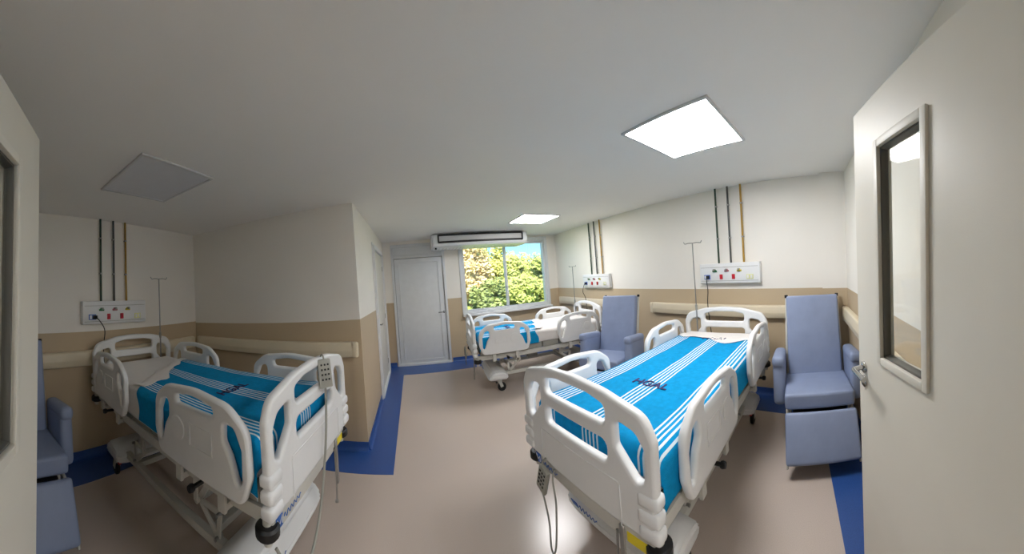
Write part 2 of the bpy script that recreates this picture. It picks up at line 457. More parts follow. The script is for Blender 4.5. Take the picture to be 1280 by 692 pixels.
# local frame: -Y must face the passage (+X world)
d2.rotation_euler = (0, 0, PI / 2 + (math.atan2(pd.y, pd.x) - PI / 2))
obj('frame', frame_bm(bw, 2.30, .05, .13), M_WHITE, d2).location = (0, .03, 0)
bm = bmesh.new()
for s in (-1, 1): box(bm, (s * (bw / 2 + .01), -.008, 1.16), (.06, .016, 2.32), .004)
box(bm, (0, -.008, 2.31), (bw + .08, .016, .06), .004)
obj('casing', bm, M_WHITE, d2)
part('leaf', M_DOOR, d2, ((0, .02, 1.13), (bw - .108, .04, 2.22)))
lever(d2, -bw / 2 + .12, 1.08, 0, 1, double=False)
for z in (.25, 1.1, 2.0): part('hinge', M_STEEL, d2, ((bw / 2 - .055, -.004, z), (.02, .012, .09)))

# ceiling mounted air conditioner: extruded side profile
ac = empty('air_conditioner', (1.335, 5.78, ZC), 0, label='long white ceiling mounted air conditioner above the window', cat='air conditioner')
AL = 1.86
prof = [(0, 0), (-.56, 0), (-.60, -.03), (-.615, -.20), (-.58, -.245), (-.45, -.262), (-.05, -.262), (0, -.24)]
bm = bmesh.new()
A = [bm.verts.new((-AL / 2, y, z)) for y, z in prof]; B = [bm.verts.new((AL / 2, y, z)) for y, z in prof]
bm.faces.new(A); bm.faces.new(B[::-1])
for i in range(len(prof)): j = (i + 1) % len(prof); bm.faces.new((A[i], A[j], B[j], B[i]))
bmesh.ops.bevel(bm, geom=bm.edges[:], offset=.008, segments=2, affect='EDGES')
obj('housing', bm, M_WHITE, ac)
tilt = Matrix.Rotation(math.atan2(.015, .17), 3, 'X')
bm = bmesh.new()
for s in (-1, 1): box(bm, (s * .83, -.612, -.105), (.030, .03, .150), .003, tilt)
for z in (-.040, -.172): box(bm, (0, -.605 - (-z - .03) * .088, z), (1.66, .03, .036), .003)
obj('outlet_frame', bm, M_BLACK, ac)
bm = bmesh.new(); box(bm, (0, -.610, -.105), (1.63, .012, .095), .004, tilt); obj('louvre', bm, M_TRIM, ac)
bm = bmesh.new()
for k in range(24): box(bm, (-.8 + k * .0696, -.27, -.266), (.012, .30, .008), .002)
obj('intake_grille', bm, M_TRIM, ac)
for s in (-1, 1): part('end_cap', M_WHITE, ac, ((s * (AL / 2 + .012), -.30, -.13), (.024, .54, .235)), bev=.02)
bm = bmesh.new(); cyl(bm, (-.88, -.5, -.255), (-.88, -.5, -.285), .018, 10); obj('drain_stub', bm, M_BLACK, ac)

# ------------------------------------------------------------------ ceiling lights
def light(x, y, a, lit, label):  # lit panels carry their own emission
    t = empty('ceiling_light', (x, y, ZC), a, label=label, cat='ceiling light', group='square ceiling panels')
    bm = bmesh.new()
    for s in (-1, 1):
        box(bm, (s * .312, 0, -.006), (.02, .644, .014), .003); box(bm, (0, s * .312, -.006), (.604, .02, .014), .003)
    obj('frame', bm, M_TRIM, t)
    bm = bmesh.new(); box(bm, (0, 0, -.004), (.606, .606, .006)); obj('diffuser', bm, M_LIT if lit else M_DIFF, t, False)
    return t
light(1.69, 1.08, .06, True, 'lit square ceiling panel above the bed beside the open door')
light(1.95, 4.12, .03, True, 'lit square ceiling panel near the window')
light(-1.69, 1.30, -.04, False, 'unlit square ceiling panel above the alcove bed')
light(-.3, -1.35, 0, True, 'added unseen square ceiling panel giving fill light from the corridor')  # unseen panel, added so light comes through the doorway from behind

# ------------------------------------------------------------------ wall bumper rails
def bumper(a, b, off, label, z0=.955, z1=1.115):
    a, b = Vector(a), Vector(b); d = (b - a); L = d.length; d.normalize(); n = Vector((-d.y, d.x))
    t = empty('wall_bumper_rail', (a.x, a.y, 0), math.atan2(d.y, d.x), label=label, cat='bumper rail', group='cream wall bumper rails')
    h = z1 - z0
    bm = bmesh.new()
    prof = fillet([(.012, z0, .0), (.06, z0 + .004, .022), (.072, z0 + h * .45, .05), (.06, z1 - .004, .022), (.012, z1, 0)], 5)
    def sweep(bm, x0, x1):
        A = [bm.verts.new((x0, y, z)) for y, z in prof]; B = [bm.verts.new((x1, y, z)) for y, z in prof]
        bm.faces.new(A); bm.faces.new(B[::-1])
        for i in range(len(prof)): j = (i + 1) % len(prof); bm.faces.new((A[i], A[j], B[j], B[i]))
    sweep(bm, .06, L - .06); obj('cover', bm, M_RAIL, t)
    part('mounting_strip', M_GREYP, t, ((L / 2, .007, (z0 + z1) / 2), (L - .08, .012, h * .7)), bev=.001)
    for x in (.035, L - .035):
        bm = bmesh.new(); box(bm, (x, .038, (z0 + z1) / 2), (.07, .068, h), .028, None, 4); obj('end_cap', bm, M_RAIL, t)
bumper(LK[:1] + (LK[1] - .09,), (LX(-.1), -.1), 0, 'cream bumper rail behind the head of the alcove bed')
bumper((EK[0] - .03, EK[1] + .0), (LK[0] + .08, LK[1]), 0, 'cream bumper rail on the wall beside the alcove bed')
bumper((RX(.40), .385), (RX(2.86), 2.86), 0, 'cream bumper rail behind the bed and recliner by the open door')
bumper((RX(3.20), 3.20), (RX(5.70), 5.70), 0, 'cream bumper rail behind the head of the window bed')
fd = (Vector(RF) - Vector(JR)).normalized()
bumper((Vector(JR) + fd * .15)[:], (Vector(RF) - fd * .10)[:], 0, 'cream bumper rail behind the open door leaf with lever handle')

# ------------------------------------------------------------------ service panels, pipes, cords
def service(name_bits, origin, rz, where):
    """panel .83 x .25 m; local +X to the viewer's right, -Y out of the wall"""
    t = empty('medical_gas_panel', origin, rz, label='white medical gas and socket panel ' + where, cat='wall panel', group='medical service panels')
    bm = bmesh.new()
    box(bm, (0, -.035, 0), (.83, .07, .25), .014); obj('body', bm, M_WHITE, t)
    bm = bmesh.new()
    for z in (.075, -.095): box(bm, (0, -.072, z), (.79, .004, .004), .001)
    obj('groove_line', bm, M_GREYP, t)
    for k, m in enumerate((M_OUTG, M_OUTR, M_YELP)):
        x = -.19 + k * .17
        bm = bmesh.new()
        box(bm, (x, -.076, .028), (.064, .012, .022), .006); box(bm, (x, -.080, .042), (.036, .018, .022), .008)
        o = obj('gas_outlet', bm, m, t)
        bm = bmesh.new(); lathe(bm, [(.001, 0), (.013, 0), (.013, .022), (.008, .026), (.001, .026)], (x, -.085, .043), 12, Matrix.Rotation(PI / 2, 3, 'X')); obj('valve_nozzle', bm, M_GREYP, o)
    for k in range(2):
        x = -.10 + k * .17
        o = part('switch', M_REDP, t, ((x, -.076, -.045), (.040, .012, .062)))
        part('rocker', M_REDP, o, ((x, -.083, -.045), (.020, .008, .034)))
    for k in range(2):
        x = -.325 + k * .045
        o = part('socket', M_BLUEP, t, ((x, -.075, -.045), (.042, .010, .058)))
        part('socket_face', M_WHITE if k == 0 else M_BLACK, o, ((x, -.081, -.045), (.026, .006, .040)))
    for k in range(2):
        x = .265 + k * .045
        o = part('blank_socket', M_CREAMP, t, ((x, -.075, -.050), (.042, .010, .058)))
        part('socket_face', M_WHITE, o, ((x, -.081, -.050), (.024, .006, .038)))
    return t
def pipes(pts, ax, where):
    for (x, y, z0), m, cn in zip(pts, (M_GREEN, M_GREY, M_YEL), ('green', 'grey', 'yellow')):
        t = empty('gas_pipe', (x, y, z0), 0, label=cn + ' painted vertical gas pipe above the panel ' + where, cat='pipe', group='vertical gas pipes')
        bm = bmesh.new(); cyl(bm, (0, 0, 0), (0, 0, ZC - z0), .0125, 12); obj('tube', bm, m, t)
        for z in (.30, .70):
            bm = bmesh.new(); lathe(bm, [(.012, 0), (.0165, 0), (.0165, .016), (.012, .016)], (0, 0, z), 12)
            box(bm, (ax * .014, 0, z + .008), (.018, .03, .012), .002); obj('clip', bm, M_STEEL, t)
def cord(pts, label):
    t = empty('power_cord', pts[0], 0, label=label, cat='cord', group='black power cords of the beds')
    o = Vector(pts[0])
    bm = bmesh.new(); tube(bm, [Vector(p) - o for p in bez(pts, 10)], .0055, 8); obj('cable', bm, M_BLACK, t)
    d = (Vector(pts[0]) - Vector(pts[1])); d.z = 0; d.normalize()
    bm = bmesh.new(); box(bm, (0, 0, 0), (.045, .032, .04), .008, math.atan2(d.y, d.x)); obj('plug', bm, M_BLACK, t)
# right wall (viewer's right = -Y): local -Y -> world -X
RZR = -PI / 2 - RA
for yc, zc, where in ((1.505, 1.515, 'over the bed beside the open door'), (4.21, 1.46, 'over the window bed')):
    service('', (RX(yc) - .001, yc, zc), RZR, where)
    px = RX(yc) - .024
    pipes([(RX(yc + o) - .030, yc + o, zc + .125) for o in (.145, -.025, -.20)], 1, where)
RZL = PI / 2 - LA
service('', (LX(1.545) + .001, 1.545, 1.515), RZL, 'over the alcove bed')
pipes([(LX(1.545 + o) + .030, 1.545 + o, 1.64) for o in (-.17, .0, .165)], -1, 'over the alcove bed')
cord([(RX(1.785) - .105, 1.785, 1.47), (RX(1.785) - .14, 1.785, 1.44), (RX(1.78) - .13, 1.78, 1.30), (RX(1.8) - .12, 1.80, 1.15), (RX(1.8) - .12, 1.79, .95), (RX(1.8) - .13, 1.75, .60)], 'black cord from panel to the bed beside the open door')
cord([(RX(4.49) - .105, 4.49, 1.415), (RX(4.49) - .14, 4.50, 1.38), (RX(4.49) - .14, 4.55, 1.25), (RX(4.49) - .12, 4.50, 1.10), (RX(4.49) - .12, 4.46, .60)], 'black cord from panel to the window bed')
cord([(LX(1.265) + .105, 1.265, 1.47), (LX(1.27) + .15, 1.29, 1.44), (LX(1.3) + .14, 1.36, 1.33), (LX(1.3) + .088, 1.37, 1.15), (LX(1.3) + .086, 1.38, .95), (LX(1.3) + .086, 1.42, .60)], 'black cord from panel to the alcove bed')

# ------------------------------------------------------------------ hospital bed
BL, BW = 2.12, .985
# head and foot panel outline: X across, Y up from 0 to .62
def end_outline():
    hw = BW / 2
    p = [(-hw + .03, 0, .02), (hw - .03, 0, .02), (hw - .005, .20, .02), (hw, .44, .06), (hw - .045, .545, .10), (.22, .605, .4), (0, .622, .8), (-.22, .605, .4), (-hw + .045, .545, .10), (-hw, .44, .06), (-hw + .005, .20, .02)]
    return fillet(p, 5)
def mirror(l): return [(-x, y) for x, y in l][::-1]
side_hole = fillet([(.290, .490, .03), (.400, .462, .05), (.440, .400, .05), (.432, .262, .03), (.400, .235, .03), (.290, .360, .03)], 4)
end_holes = [fillet([(-.235, .445, .03), (.235, .445, .03), (.235, .535, .03), (.12, .562, .2), (-.12, .562, .2), (-.235, .535, .03)], 4),
             fillet([(-.232, .262, .03), (.232, .262, .03), (.238, .366, .035), (-.238, .366, .035)], 4), side_hole, mirror(side_hole)]
EH = .92
ME_END = board_mesh('end_board', [(x, y * EH) for x, y in end_outline()], [[(x, y * EH) for x, y in h] for h in end_holes], .046, .016, M_WHITE)
# side rail, X along (-.43 .. .43), Y up (0 .. .41)
RLN = .38
rail_out = fillet([(-RLN + .05, 0, .06), (RLN - .05, 0, .06), (RLN, .12, .08), (RLN - .01, .30, .09), (RLN - .13, .385, .16), (0, .41, .6), (-RLN + .13, .385, .16), (-RLN + .01, .30, .09), (-RLN, .12, .08)], 6)
rs = fillet([(.225, .315, .03), (.292, .295, .04), (.330, .22, .03), (.328, .085, .025), (.302, .072, .02), (.262, .175, .03), (.222, .225, .04)], 4)
rail_holes = [fillet([(-.150, .305, .022), (.150, .305, .022), (.158, .352, .024), (0, .372, .4), (-.158, .352, .024)], 4), rs, mirror(rs)]
RHS = 1.09
ME_RAIL = board_mesh('side_rail', [(x, y * RHS) for x, y in rail_out], [[(x, y * RHS) for x, y in h] for h in rail_holes], .042, .015, M_WHITE)
def stand(x, y, z, along_x):
    """matrix putting a board's XY plane upright"""
    if along_x: return Matrix.Translation((x, y, z)) @ Matrix.Rotation(PI / 2, 4, 'X')
    return Matrix.Translation((x, y, z)) @ Matrix.Rotation(PI / 2, 4, 'Z') @ Matrix.Rotation(PI / 2, 4, 'X')
def squiggle(bm, x0, x1, z, y, r):
    pts = []
    for k in range(40):
        t = k / 39; pts.append((x0 + (x1 - x0) * t, y, z + r * 3 * math.sin(t * 34) * (1 - .4 * t)))
    tube(bm, pts, r * .55, 5)

def make_bed(dz=0, low=0, shift=0):
    root = empty('hospital_bed')
    up_ = Matrix.Translation((0, 0, dz))
    # boards
    for nm, x in (('footboard', .005), ('headboard', BL - .03)):
        b = obj(nm, ME_END, None, root); b.matrix_local = stand(x, 0, .62 + dz, False)
        for s in (-1, 1):
            for k in range(3):
                bm = bmesh.new(); box(bm, (s * (BW / 2 - .045), .035 + k * .066, 0), (.105, .056, .066), .022, None, 3)
                obj('corner_rib', bm, M_WHITE, b)
        bm = bmesh.new()
        for s in (-1, 1): box(bm, (s * .30, .09, -.0245 if nm == 'footboard' else .0245), (.006, .18, .004), .001)
        box(bm, (0, .185, -.0245 if nm == 'footboard' else .0245), (.60, .006, .004), .001)
        obj('moulded_line', bm, M_WHITE, b)
    # cross bars with bumpers
    for nm, x in (('foot_crossbar', .028), ('head_crossbar', BL - .035)):
        cb = part(nm, M_FRAME, root, ((x, 0, .575), (.045, .90, .08)), bev=.01); cb.location.z = dz
        if nm == 'foot_crossbar':
            bm = bmesh.new(); box(bm, (.0045, .40, .572), (.003, .055, .055), .001); lg = obj('maker_badge', bm, M_LOGO, cb)
            bm = bmesh.new()
            tube(bm, [(.0025, .420, .555), (.0025, .420, .589), (.0025, .400, .563), (.0025, .380, .589), (.0025, .380, .555)], .003, 5); obj('badge_mark', bm, M_WHITE, lg)
            t = bmesh.new(); squiggle(t, .36, .20, .578, 0, .0042)
            bmesh.ops.transform(t, matrix=Matrix.Translation((.0045, 0, -.01)) @ Matrix.Rotation(PI / 2, 4, 'Z') @ Matrix.Scale(1, 4), verts=t.verts)
            obj('badge_script', t, M_LOGO, cb)
            part('warning_sticker', M_STICK, cb, ((.0045, -.37, .560), (.003, .13, .042)), bev=0)
    for x in (.035, BL - .035):
        for s in (-1, 1):
            bm = bmesh.new(); lathe(bm, [(.001, .50), (.020, .50), (.022, .51), (.022, .64), (.001, .64)], (x, s * .45, 0), 14); bp = obj('bumper_post', bm, M_FRAME, root); bp.location.z = dz
            bm = bmesh.new(); lathe(bm, [(.022, .535), (.046, .535), (.055, .545), (.055, .575), (.046, .585), (.022, .585)], (x, s * .45, 0), 20); obj('bumper_roller', bm, M_BLACK, bp)
    # deck
    bm = bmesh.new()
    for s in (-1, 1): box(bm, (BL / 2, s * .425, .60), (BL - .10, .035, .065), .006)
    for x in (.25, .75, 1.25, 1.75): box(bm, (x, 0, .605), (.04, .83, .045), .004)
    obj('deck_frame', bm, M_FRAME, root).location.z = dz
    for x0, x1 in ((.08, .62), (.635, 1.02), (1.035, 1.30), (1.315, 2.06)):
        part('deck_panel', M_GREYP, root, (((x0 + x1) / 2, 0, .680), (x1 - x0, .86, .088)), bev=.006).location.z = dz
    # side rails
    for s in (-1, 1):
        for xc, up in ((.445 + (shift if s < 0 else -shift / 2), -low if s < 0 else 0), (1.64, .0)):
            r = obj('side_rail', ME_RAIL, None, root); r.matrix_local = stand(xc, s * .497, .655 + dz + up, True)
            o_ = .0225 * (-s)
            # outward face: board normal is -Y after standing
            bm = bmesh.new()
            for a, b_, c_, d_ in ((-.10, .26, .17, .006), (-.10, .15, .17, .006)): box(bm, (a + .04, b_, .0225 * -s * -1 * 1.0 if False else -s * .0225), (c_, d_, .006), .002)
            for a in (-.145, .025): box(bm, (a, .205, -s * .0225), (.006, .116, .006), .002)
            obj('recess_frame', bm, M_WHITE, r)
            bm = bmesh.new(); lathe(bm, [(.001, -.004), (.066, -.004), (.062, .006), (.045, .008), (.001, .008)], (.135, .205, -s * .021), 24, Matrix.Rotation(0 if s < 0 else PI, 3, 'X')); obj('pivot_disc', bm, M_WHITE, r)
            for bx in (-.17, .17):
                bm = bmesh.new()
                box(bm, (bx, -.045, s * .012), (.05, .12, .022), .006); box(bm, (bx, -.085, s * .042), (.035, .035, .07), .005)
                obj('rail_bracket', bm, M_FRAME, r)
            bm = bmesh.new(); lathe(bm, [(.001, 0), (.018, 0), (.022, .012), (.018, .030), (.001, .032)], (.02, -.065, -s * .012), 14, Matrix.Rotation(0 if s < 0 else PI, 3, 'X')); box(bm, (.02, -.065, s * .025), (.018, .018, .07), .003); obj('release_knob', bm, M_BLACK, r)
    # base: two long tubes, end covers and casters
    bm = bmesh.new()
    for s in (-1, 1): box(bm, (1.06, s * .29, .235), (1.62, .05, .05), .006)
    for x in (.60, 1.50): box(bm, (x, 0, .235), (.05, .58, .04), .004)
    obj('base_frame', bm, M_FRAME, root)
    for x in (.34, 1.80):
        sg = -1 if x < 1 else 1
        bm = bmesh.new()
        pr = [(-.15, .16), (.13, .16), (.15, .22), (.10, .285), (-.02, .315), (-.11, .29), (-.165, .20)]
        if sg > 0: pr = [(-a, b) for a, b in pr][::-1]
        ys = [(-.41, .55), (-.39, .85), (-.30, 1), (.30, 1), (.39, .85), (.41, .55)]
        rings = [[bm.verts.new((x + a * (.6 + .4 * k), y, .235 + (b - .235) * k)) for a, b in pr] for y, k in ys]
        for A_, B_ in zip(rings, rings[1:]):
            for i in range(len(pr)): j = (i + 1) % len(pr); bm.faces.new((A_[i], A_[j], B_[j], B_[i]))
        bm.faces.new(rings[0]); bm.faces.new(rings[-1][::-1])
        bmesh.ops.bevel(bm, geom=bm.edges[:], offset=.014, segments=2, affect='EDGES')
        cv = obj('base_cover', bm, M_WHITE, root)
        if sg < 0:
            bm = bmesh.new(); box(bm, (x - .160, .30, .215), (.004, .055, .05), .001, Matrix.Rotation(R(-22), 3, 'Y')); lg = obj('maker_badge', bm, M_LOGO, cv)
            t = bmesh.new(); squiggle(t, .26, .10, .215, 0, .0042)
            bmesh.ops.transform(t, matrix=Matrix.Translation((x - .160, 0, 0)) @ Matrix.Rotation(PI / 2, 4, 'Z'), verts=t.verts)
            obj('badge_script', t, M_LOGO, cv)
        for s in (-1, 1):
            y = s * .345; cx = x
            bm = bmesh.new()
            lathe(bm, [(.001, .125), (.030, .125), (.030, .19), (.001, .19)], (cx, y, 0), 14)
            for q in (-1, 1): beam(bm, (cx, y + q * .026, .165), (cx + .035, y + q * .026, .062), .006, .045, .002)
            box(bm, (cx + .01, y, .15), (.06, .058, .02), .004)
            ca = obj('caster', bm, M_FRAME, root)
            rx = Matrix.Rotation(PI / 2, 3, 'X')
            bm = bmesh.new(); lathe(bm, [(.035, -.017), (.052, -.018), (.062, -.012), (.0625, 0), (.062, .012), (.052, .018), (.035, .017)], (cx + .035, y, .0625), 24, rx); obj('tyre', bm, M_BLACK, ca)
            bm = bmesh.new(); lathe(bm, [(.001, -.015), (.035, -.015), (.035, .015), (.001, .015)], (cx + .035, y, .0625), 16, rx); obj('wheel_hub', bm, M_GREYP, ca)
            part('brake_pedal', M_REDP if x > 1 else M_BLACK, ca, ((cx - .03, y, .13), (.05, .03, .014)))
    # lifting linkage
    for x0, d in ((.52, 1), (1.52, -1)):
        for s in (-1, 1):
            y = s * .29
            for a, b_ in (((x0, y, .26), (x0 + d * .16, y, .40)), ((x0 + d * .16, y, .40), (x0 - d * .02, y, .585 + dz)), ((x0 - d * .02, y, .40), (x0 + d * .16, y, .40)), ((x0 - d * .02, y, .40), (x0, y, .26)), ((x0 + d * .16, y + s * .03, .40), (x0 + d * .16, y + s * .03, .58 + dz))):
                bm = bmesh.new(); beam(bm, a, b_, .014, .038); obj('lift_arm', bm, M_FRAME, root)
            for px_, pz in ((x0, .26), (x0 + d * .16, .40), (x0 - d * .02, .585 + dz), (x0 - d * .02, .40)):
                bm = bmesh.new(); cyl(bm, (px_, y - .03, pz), (px_, y + .03, pz), .011, 10); obj('pivot_pin', bm, M_STEEL, root)
        bm = bmesh.new(); cyl(bm, (x0 + d * .16, -.32, .40), (x0 + d * .16, .32, .40), .018, 12); obj('torsion_tube', bm, M_FRAME, root)
    bm = bmesh.new(); box(bm, (1.0, .05, .36), (.18, .10, .10), .02); cyl(bm, (.70, .05, .38), (1.0, .05, .36), .024, 12); obj('actuator', bm, M_GREYP, root)
    # drop bracket hanging in front of the foot crossbar
    bm = bmesh.new(); beam(bm, (.0, -.28, .60), (.0, -.28, .32), .03, .012); tube(bm, bez([(.0, -.25, .56), (-.005, -.245, .40), (-.01, -.22, .26)], 6), .006, 8)
    lathe(bm, [(.001, -.012), (.011, -.006), (.011, .006), (.001, .012)], (-.01, -.217, .25), 10); obj('drop_bracket', bm, M_STEEL, root).location.z = dz
    return root

def cloth(name, x0, xend, half, hang, ztop, r, material, parent_loc, rz, thick=.004, foot=0, amp=.004, seed=0, nx=70, nt=64, rim=None):
    """cloth lying over a mattress; xend(t) is the edge towards the head; hang(t<0, t>0) metres down the sides"""
    T0, T1 = -half - hang[0], half + hang[1]
    def fold(t, h):
        a = abs(t) - (h - r); s = 1 if t > 0 else -1
        if a <= 0: return t, 0
        L = r * PI / 2
        if a < L: th = a / r; return s * (h - r + r * math.sin(th)), r * (1 - math.cos(th))
        return s * h, r + (a - L)
    me = bpy.data.meshes.new(name); vs, fs, uvs = [], [], []
    for j in range(nt + 1):
        t = T0 + (T1 - T0) * j / nt
        xe = xend(t)
        for i in range(nx + 1):
            s = (x0 - foot) + (xe - x0 + foot) * i / nx
            y, dz = fold(t, half)
            x, dx = s, 0
            if foot:
                a = x0 + r - s
                if a > 0:
                    if a < r * PI / 2: x = x0 + r - r * math.sin(a / r); dx = r * (1 - math.cos(a / r))
                    else: x = x0; dx = r + a - r * PI / 2
            n1 = noise.noise(Vector((s * 3 + seed, t * 3, seed))) + .5 * noise.noise(Vector((s * 8, t * 8 + seed, 3)))
            hangf = min(1, dz / .05)
            z = ztop - max(dz, dx) - .25 * min(dz, dx) + amp * n1 * (1 - hangf) + amp * .8
            out = (amp * .6 * (n1 + 1.2) * hangf) * (1 if t > 0 else -1)
            rr = rim(s, t) if rim else 0
            vs.append((x, y + out, z + rr)); uvs.append((s, t))
    for j in range(nt):
        for i in range(nx):
            a = j * (nx + 1) + i; fs.append((a, a + 1, a + nx + 2, a + nx + 1))
    me.from_pydata(vs, [], fs)
    ul = me.uv_layers.new(name='UVMap')
    for l in me.loops: ul.data[l.index].uv = uvs[l.vertex_index]
    me.materials.append(material); me.shade_smooth()
    o = bpy.data.objects.new(name, me); COL.objects.link(o); o.location = parent_loc; o.rotation_euler = (0, 0, rz)
    m = o.modifiers.new('thickness', 'SOLIDIFY'); m.thickness = thick; m.offset = 1
    return o

ME_TXT = text_mesh('HGAL', .105, .0012, M_INK)
def dress(first, x, y, rz, dz, label, where, tow, sheet, txt, rails=(0, 0)):
    b = make_bed(dz, *rails)
    b.location = (x, y, 0); b.rotation_euler = (0, 0, rz)
    tag(b, label, 'hospital bed', 'white adjustable hospital beds')
    L = (x, y, dz)
    mt = empty('mattress', L, rz, label='pale grey vinyl mattress on the ' + where, cat='mattress', group='bed mattresses')
    bm = bmesh.new(); box(bm, (1.07, 0, .808), (1.97, .875, .165), .05, None, 4)
    core = obj('core', bm, M_MATT, mt)
    bm = bmesh.new()
    for z in (.755, .862):
        pts = [(.092, -.38, z), (.092, .38, z), (.14, .436, z), (2.0, .436, z), (2.048, .38, z), (2.048, -.38, z), (2.0, -.436, z), (.14, -.436, z)]
        tube(bm, pts, .006, 6, True)
    obj('piping', bm, M_MATT, mt)
    zt = .899
    sh = cloth('bed_sheet', .0, lambda t: 2.045, .446, sheet['hang'], zt, .045, M_SHEET, L, rz, .003, 0, .004, 11 + x, 60, 60)
    # start the sheet at its own edge under the towel
    me = sh.data
    for v in me.vertices:
        s = v.co.x; f = s / 2.045; t = v.co.y
        a = sheet['x0'](t); v.co.x = a + (2.045 - a) * f
    tag(sh, 'white crumpled sheet over the head half of the ' + where, 'sheet', 'white bed sheets')
    tw = cloth('striped_towel', (.078), tow['xe'], .457, tow['hang'], zt + .012, .045, M_TOWEL, L, rz, .006, tow.get('foot', .10), .005, 31 + y, 90, 90)
    tag(tw, 'bright blue towel with white stripes and lettering on the ' + where, 'towel', 'striped blue towels')
    for k, (tx, ty) in enumerate(txt):
        o = obj('lettering', ME_TXT, None, tw); o.location = (tx, ty, zt + .0265); o.rotation_euler = (0, 0, -PI / 2)
    # turned-back corner of the sheet lying over the towel edge
    fl = cloth('sheet_flap', 0, lambda t: 1, .45, (0, 0), 0, .04, M_SHEET, (0, 0, 0), 0, .003, 0, .003, 5, 20, 20)
    for v in fl.data.vertices:
        f, t = v.co.x, v.co.y / .45
        xe0 = tow['xe'](t * .45)
        depth = sheet['flap'](t)
        v.co = Vector((xe0 + .10 - (.10 + depth) * (1 - f), t * .43, zt + .026 + .004 * noise.noise(Vector((f * 4, t * 5, x))) - .012 * max(0, f - .5) * 2))
    fl.parent = sh
    return b

def edge(a, b):   # x of the towel's head edge from t=+.45 (a) to t=-.45 (b)
    return lambda t: b + (a - b) * (max(-.45, min(.45, t)) + .45) / .9 + .018 * math.sin(t * 17) + .012 * math.sin(t * 31)
def fl(c, w, d): return lambda t: .02 + d * max(0, 1 - abs(t - c) / w) + .02 * math.sin(t * 9)
dress(True, -.617, 1.534, 3.053, .075, 'white hospital bed in the alcove, hand control hooked on its footboard', 'alcove bed',
      dict(xe=edge(1.14, 1.72), hang=(.10, .20)), dict(hang=(.10, .20), x0=lambda t: .95, flap=fl(.35, .4, .12)), [(.64, -.02)])
dress(False, .700, 1.195, R(6.3), -.035, 'white hospital bed beside the open door, hand control hanging under its footboard', 'bed beside the open door',
      dict(xe=edge(1.80, 1.72), hang=(.20, .06)), dict(hang=(.12, .08), x0=lambda t: 1.4, flap=fl(-.35, .45, .13)), [(.62, -.02), (1.74, -.02)], (.03, .10))
dress(False, .811, 4.349, R(-5), -.065, 'white hospital bed under the window', 'window bed',
      dict(xe=edge(1.20, .95), hang=(.18, .08)), dict(hang=(.16, .08), x0=lambda t: .75, flap=lambda t: .02), [(.6, -.02)])

# hand controls (pendant remotes) with their cables
def remote(origin, rz, body_rot, cable, label, cr=.0055):
    t = empty('bed_remote', origin, rz, label=label, cat='remote', group='bed hand controls')
    bm = bmesh.new(); box(bm, (0, 0, 0), (.026, .085, .165), .010, body_rot); h = obj('handset', bm, M_GREYP, t)
    for r_ in range(4):
        for c_ in range(3):
            bm = bmesh.new(); v = Vector((-.0145, (c_ - 1) * .021, .050 - r_ * .028)); v = body_rot @ v
            box(bm, v, (.004, .011, .011), .002, body_rot); obj('button', bm, M_BLACK, h)
    bm = bmesh.new(); tube(bm, bez(cable, 10), cr, 8); obj('cable', bm, M_GREYP, t)
    bm = bmesh.new(); tube(bm, bez([(.0, .0, .08), (.01, 0, .10), (.03, 0, .105), (.055, 0, .085)], 5), .005, 6); obj('hook', bm, M_GREYP, t)
    return t
def rel(o, rz, pts): return [Matrix.Rotation(-rz, 3, 'Z') @ (Vector(p) - Vector(o)) for p in pts]
REMO = (-.565, 1.60, 1.17)
remote(REMO, PI - R(48), Matrix.Rotation(R(8), 3, 'Y'), rel(REMO, PI - R(48), [(-.565, 1.60, 1.09), (-.565, 1.58, .92), (-.575, 1.55, .72), (-.58, 1.44, .50), (-.58, 1.27, .40), (-.60, 1.13, .46), (-.66, 1.10, .56)]), 'grey hand control hooked on the footboard of the alcove bed', .0075)
remote((.622, 1.46, .50), R(7), Matrix.Rotation(R(20), 3, 'X'), [(0, .02, -.08), (0, -.03, -.22), (-.01, -.05, -.36), (0, -.08, -.34), (.01, -.10, -.10), (.02, -.07, .02), (.05, -.05, .06)], 'grey hand control dangling below the footboard of the bed beside the open door')
remote((.775, 4.74, .44), R(-5), Matrix.Rotation(R(4), 3, 'X'), [(0, .01, -.08), (0, .02, -.16), (0, -.06, -.20), (.0, -.10, -.08), (.03, -.12, .02)], 'grey hand control dangling below the footboard of the window bed')

# drip stands plugged into the bed heads
def iv(x, y, ang, label, top=1.89, z0=.66):
    t = empty('iv_pole', (x, y, z0), ang, label=label, cat='iv pole', group='drip stands at the bed heads')
    bm = bmesh.new(); tube(bm, [(0, 0, 0), (0, 0, .50), (0, 0, .501), (0, 0, top - z0)], [.009, .009, .0065, .0065], 10); obj('pole', bm, M_STEEL, t)
    bm = bmesh.new(); lathe(bm, [(.001, .46), (.014, .46), (.014, .52), (.001, .52)], (0, 0, 0), 12); obj('clamp', bm, M_GREYP, t)
    for s in (-1, 1):
        bm = bmesh.new(); h = top - z0
        tube(bm, bez([(0, 0, h), (0, s * .06, h + .004), (0, s * .105, h - .002), (0, s * .122, h + .022)], 6), .0045, 8); obj('hook', bm, M_STEEL, t)
iv(0.7 + 2.066 * math.cos(R(6.3)) - (0.33) * math.sin(R(6.3)), 1.195 + 2.066 * math.sin(R(6.3)) + (0.33) * math.cos(R(6.3)), 0, 'thin steel drip stand at the head of the bed beside the open door')
iv(0.811 + 2.066 * math.cos(R(-5)) - (0.4) * math.sin(R(-5)), 4.349 + 2.066 * math.sin(R(-5)) + (0.4) * math.cos(R(-5)), 0, 'thin steel drip stand at the head of the window bed', 1.76, .60)
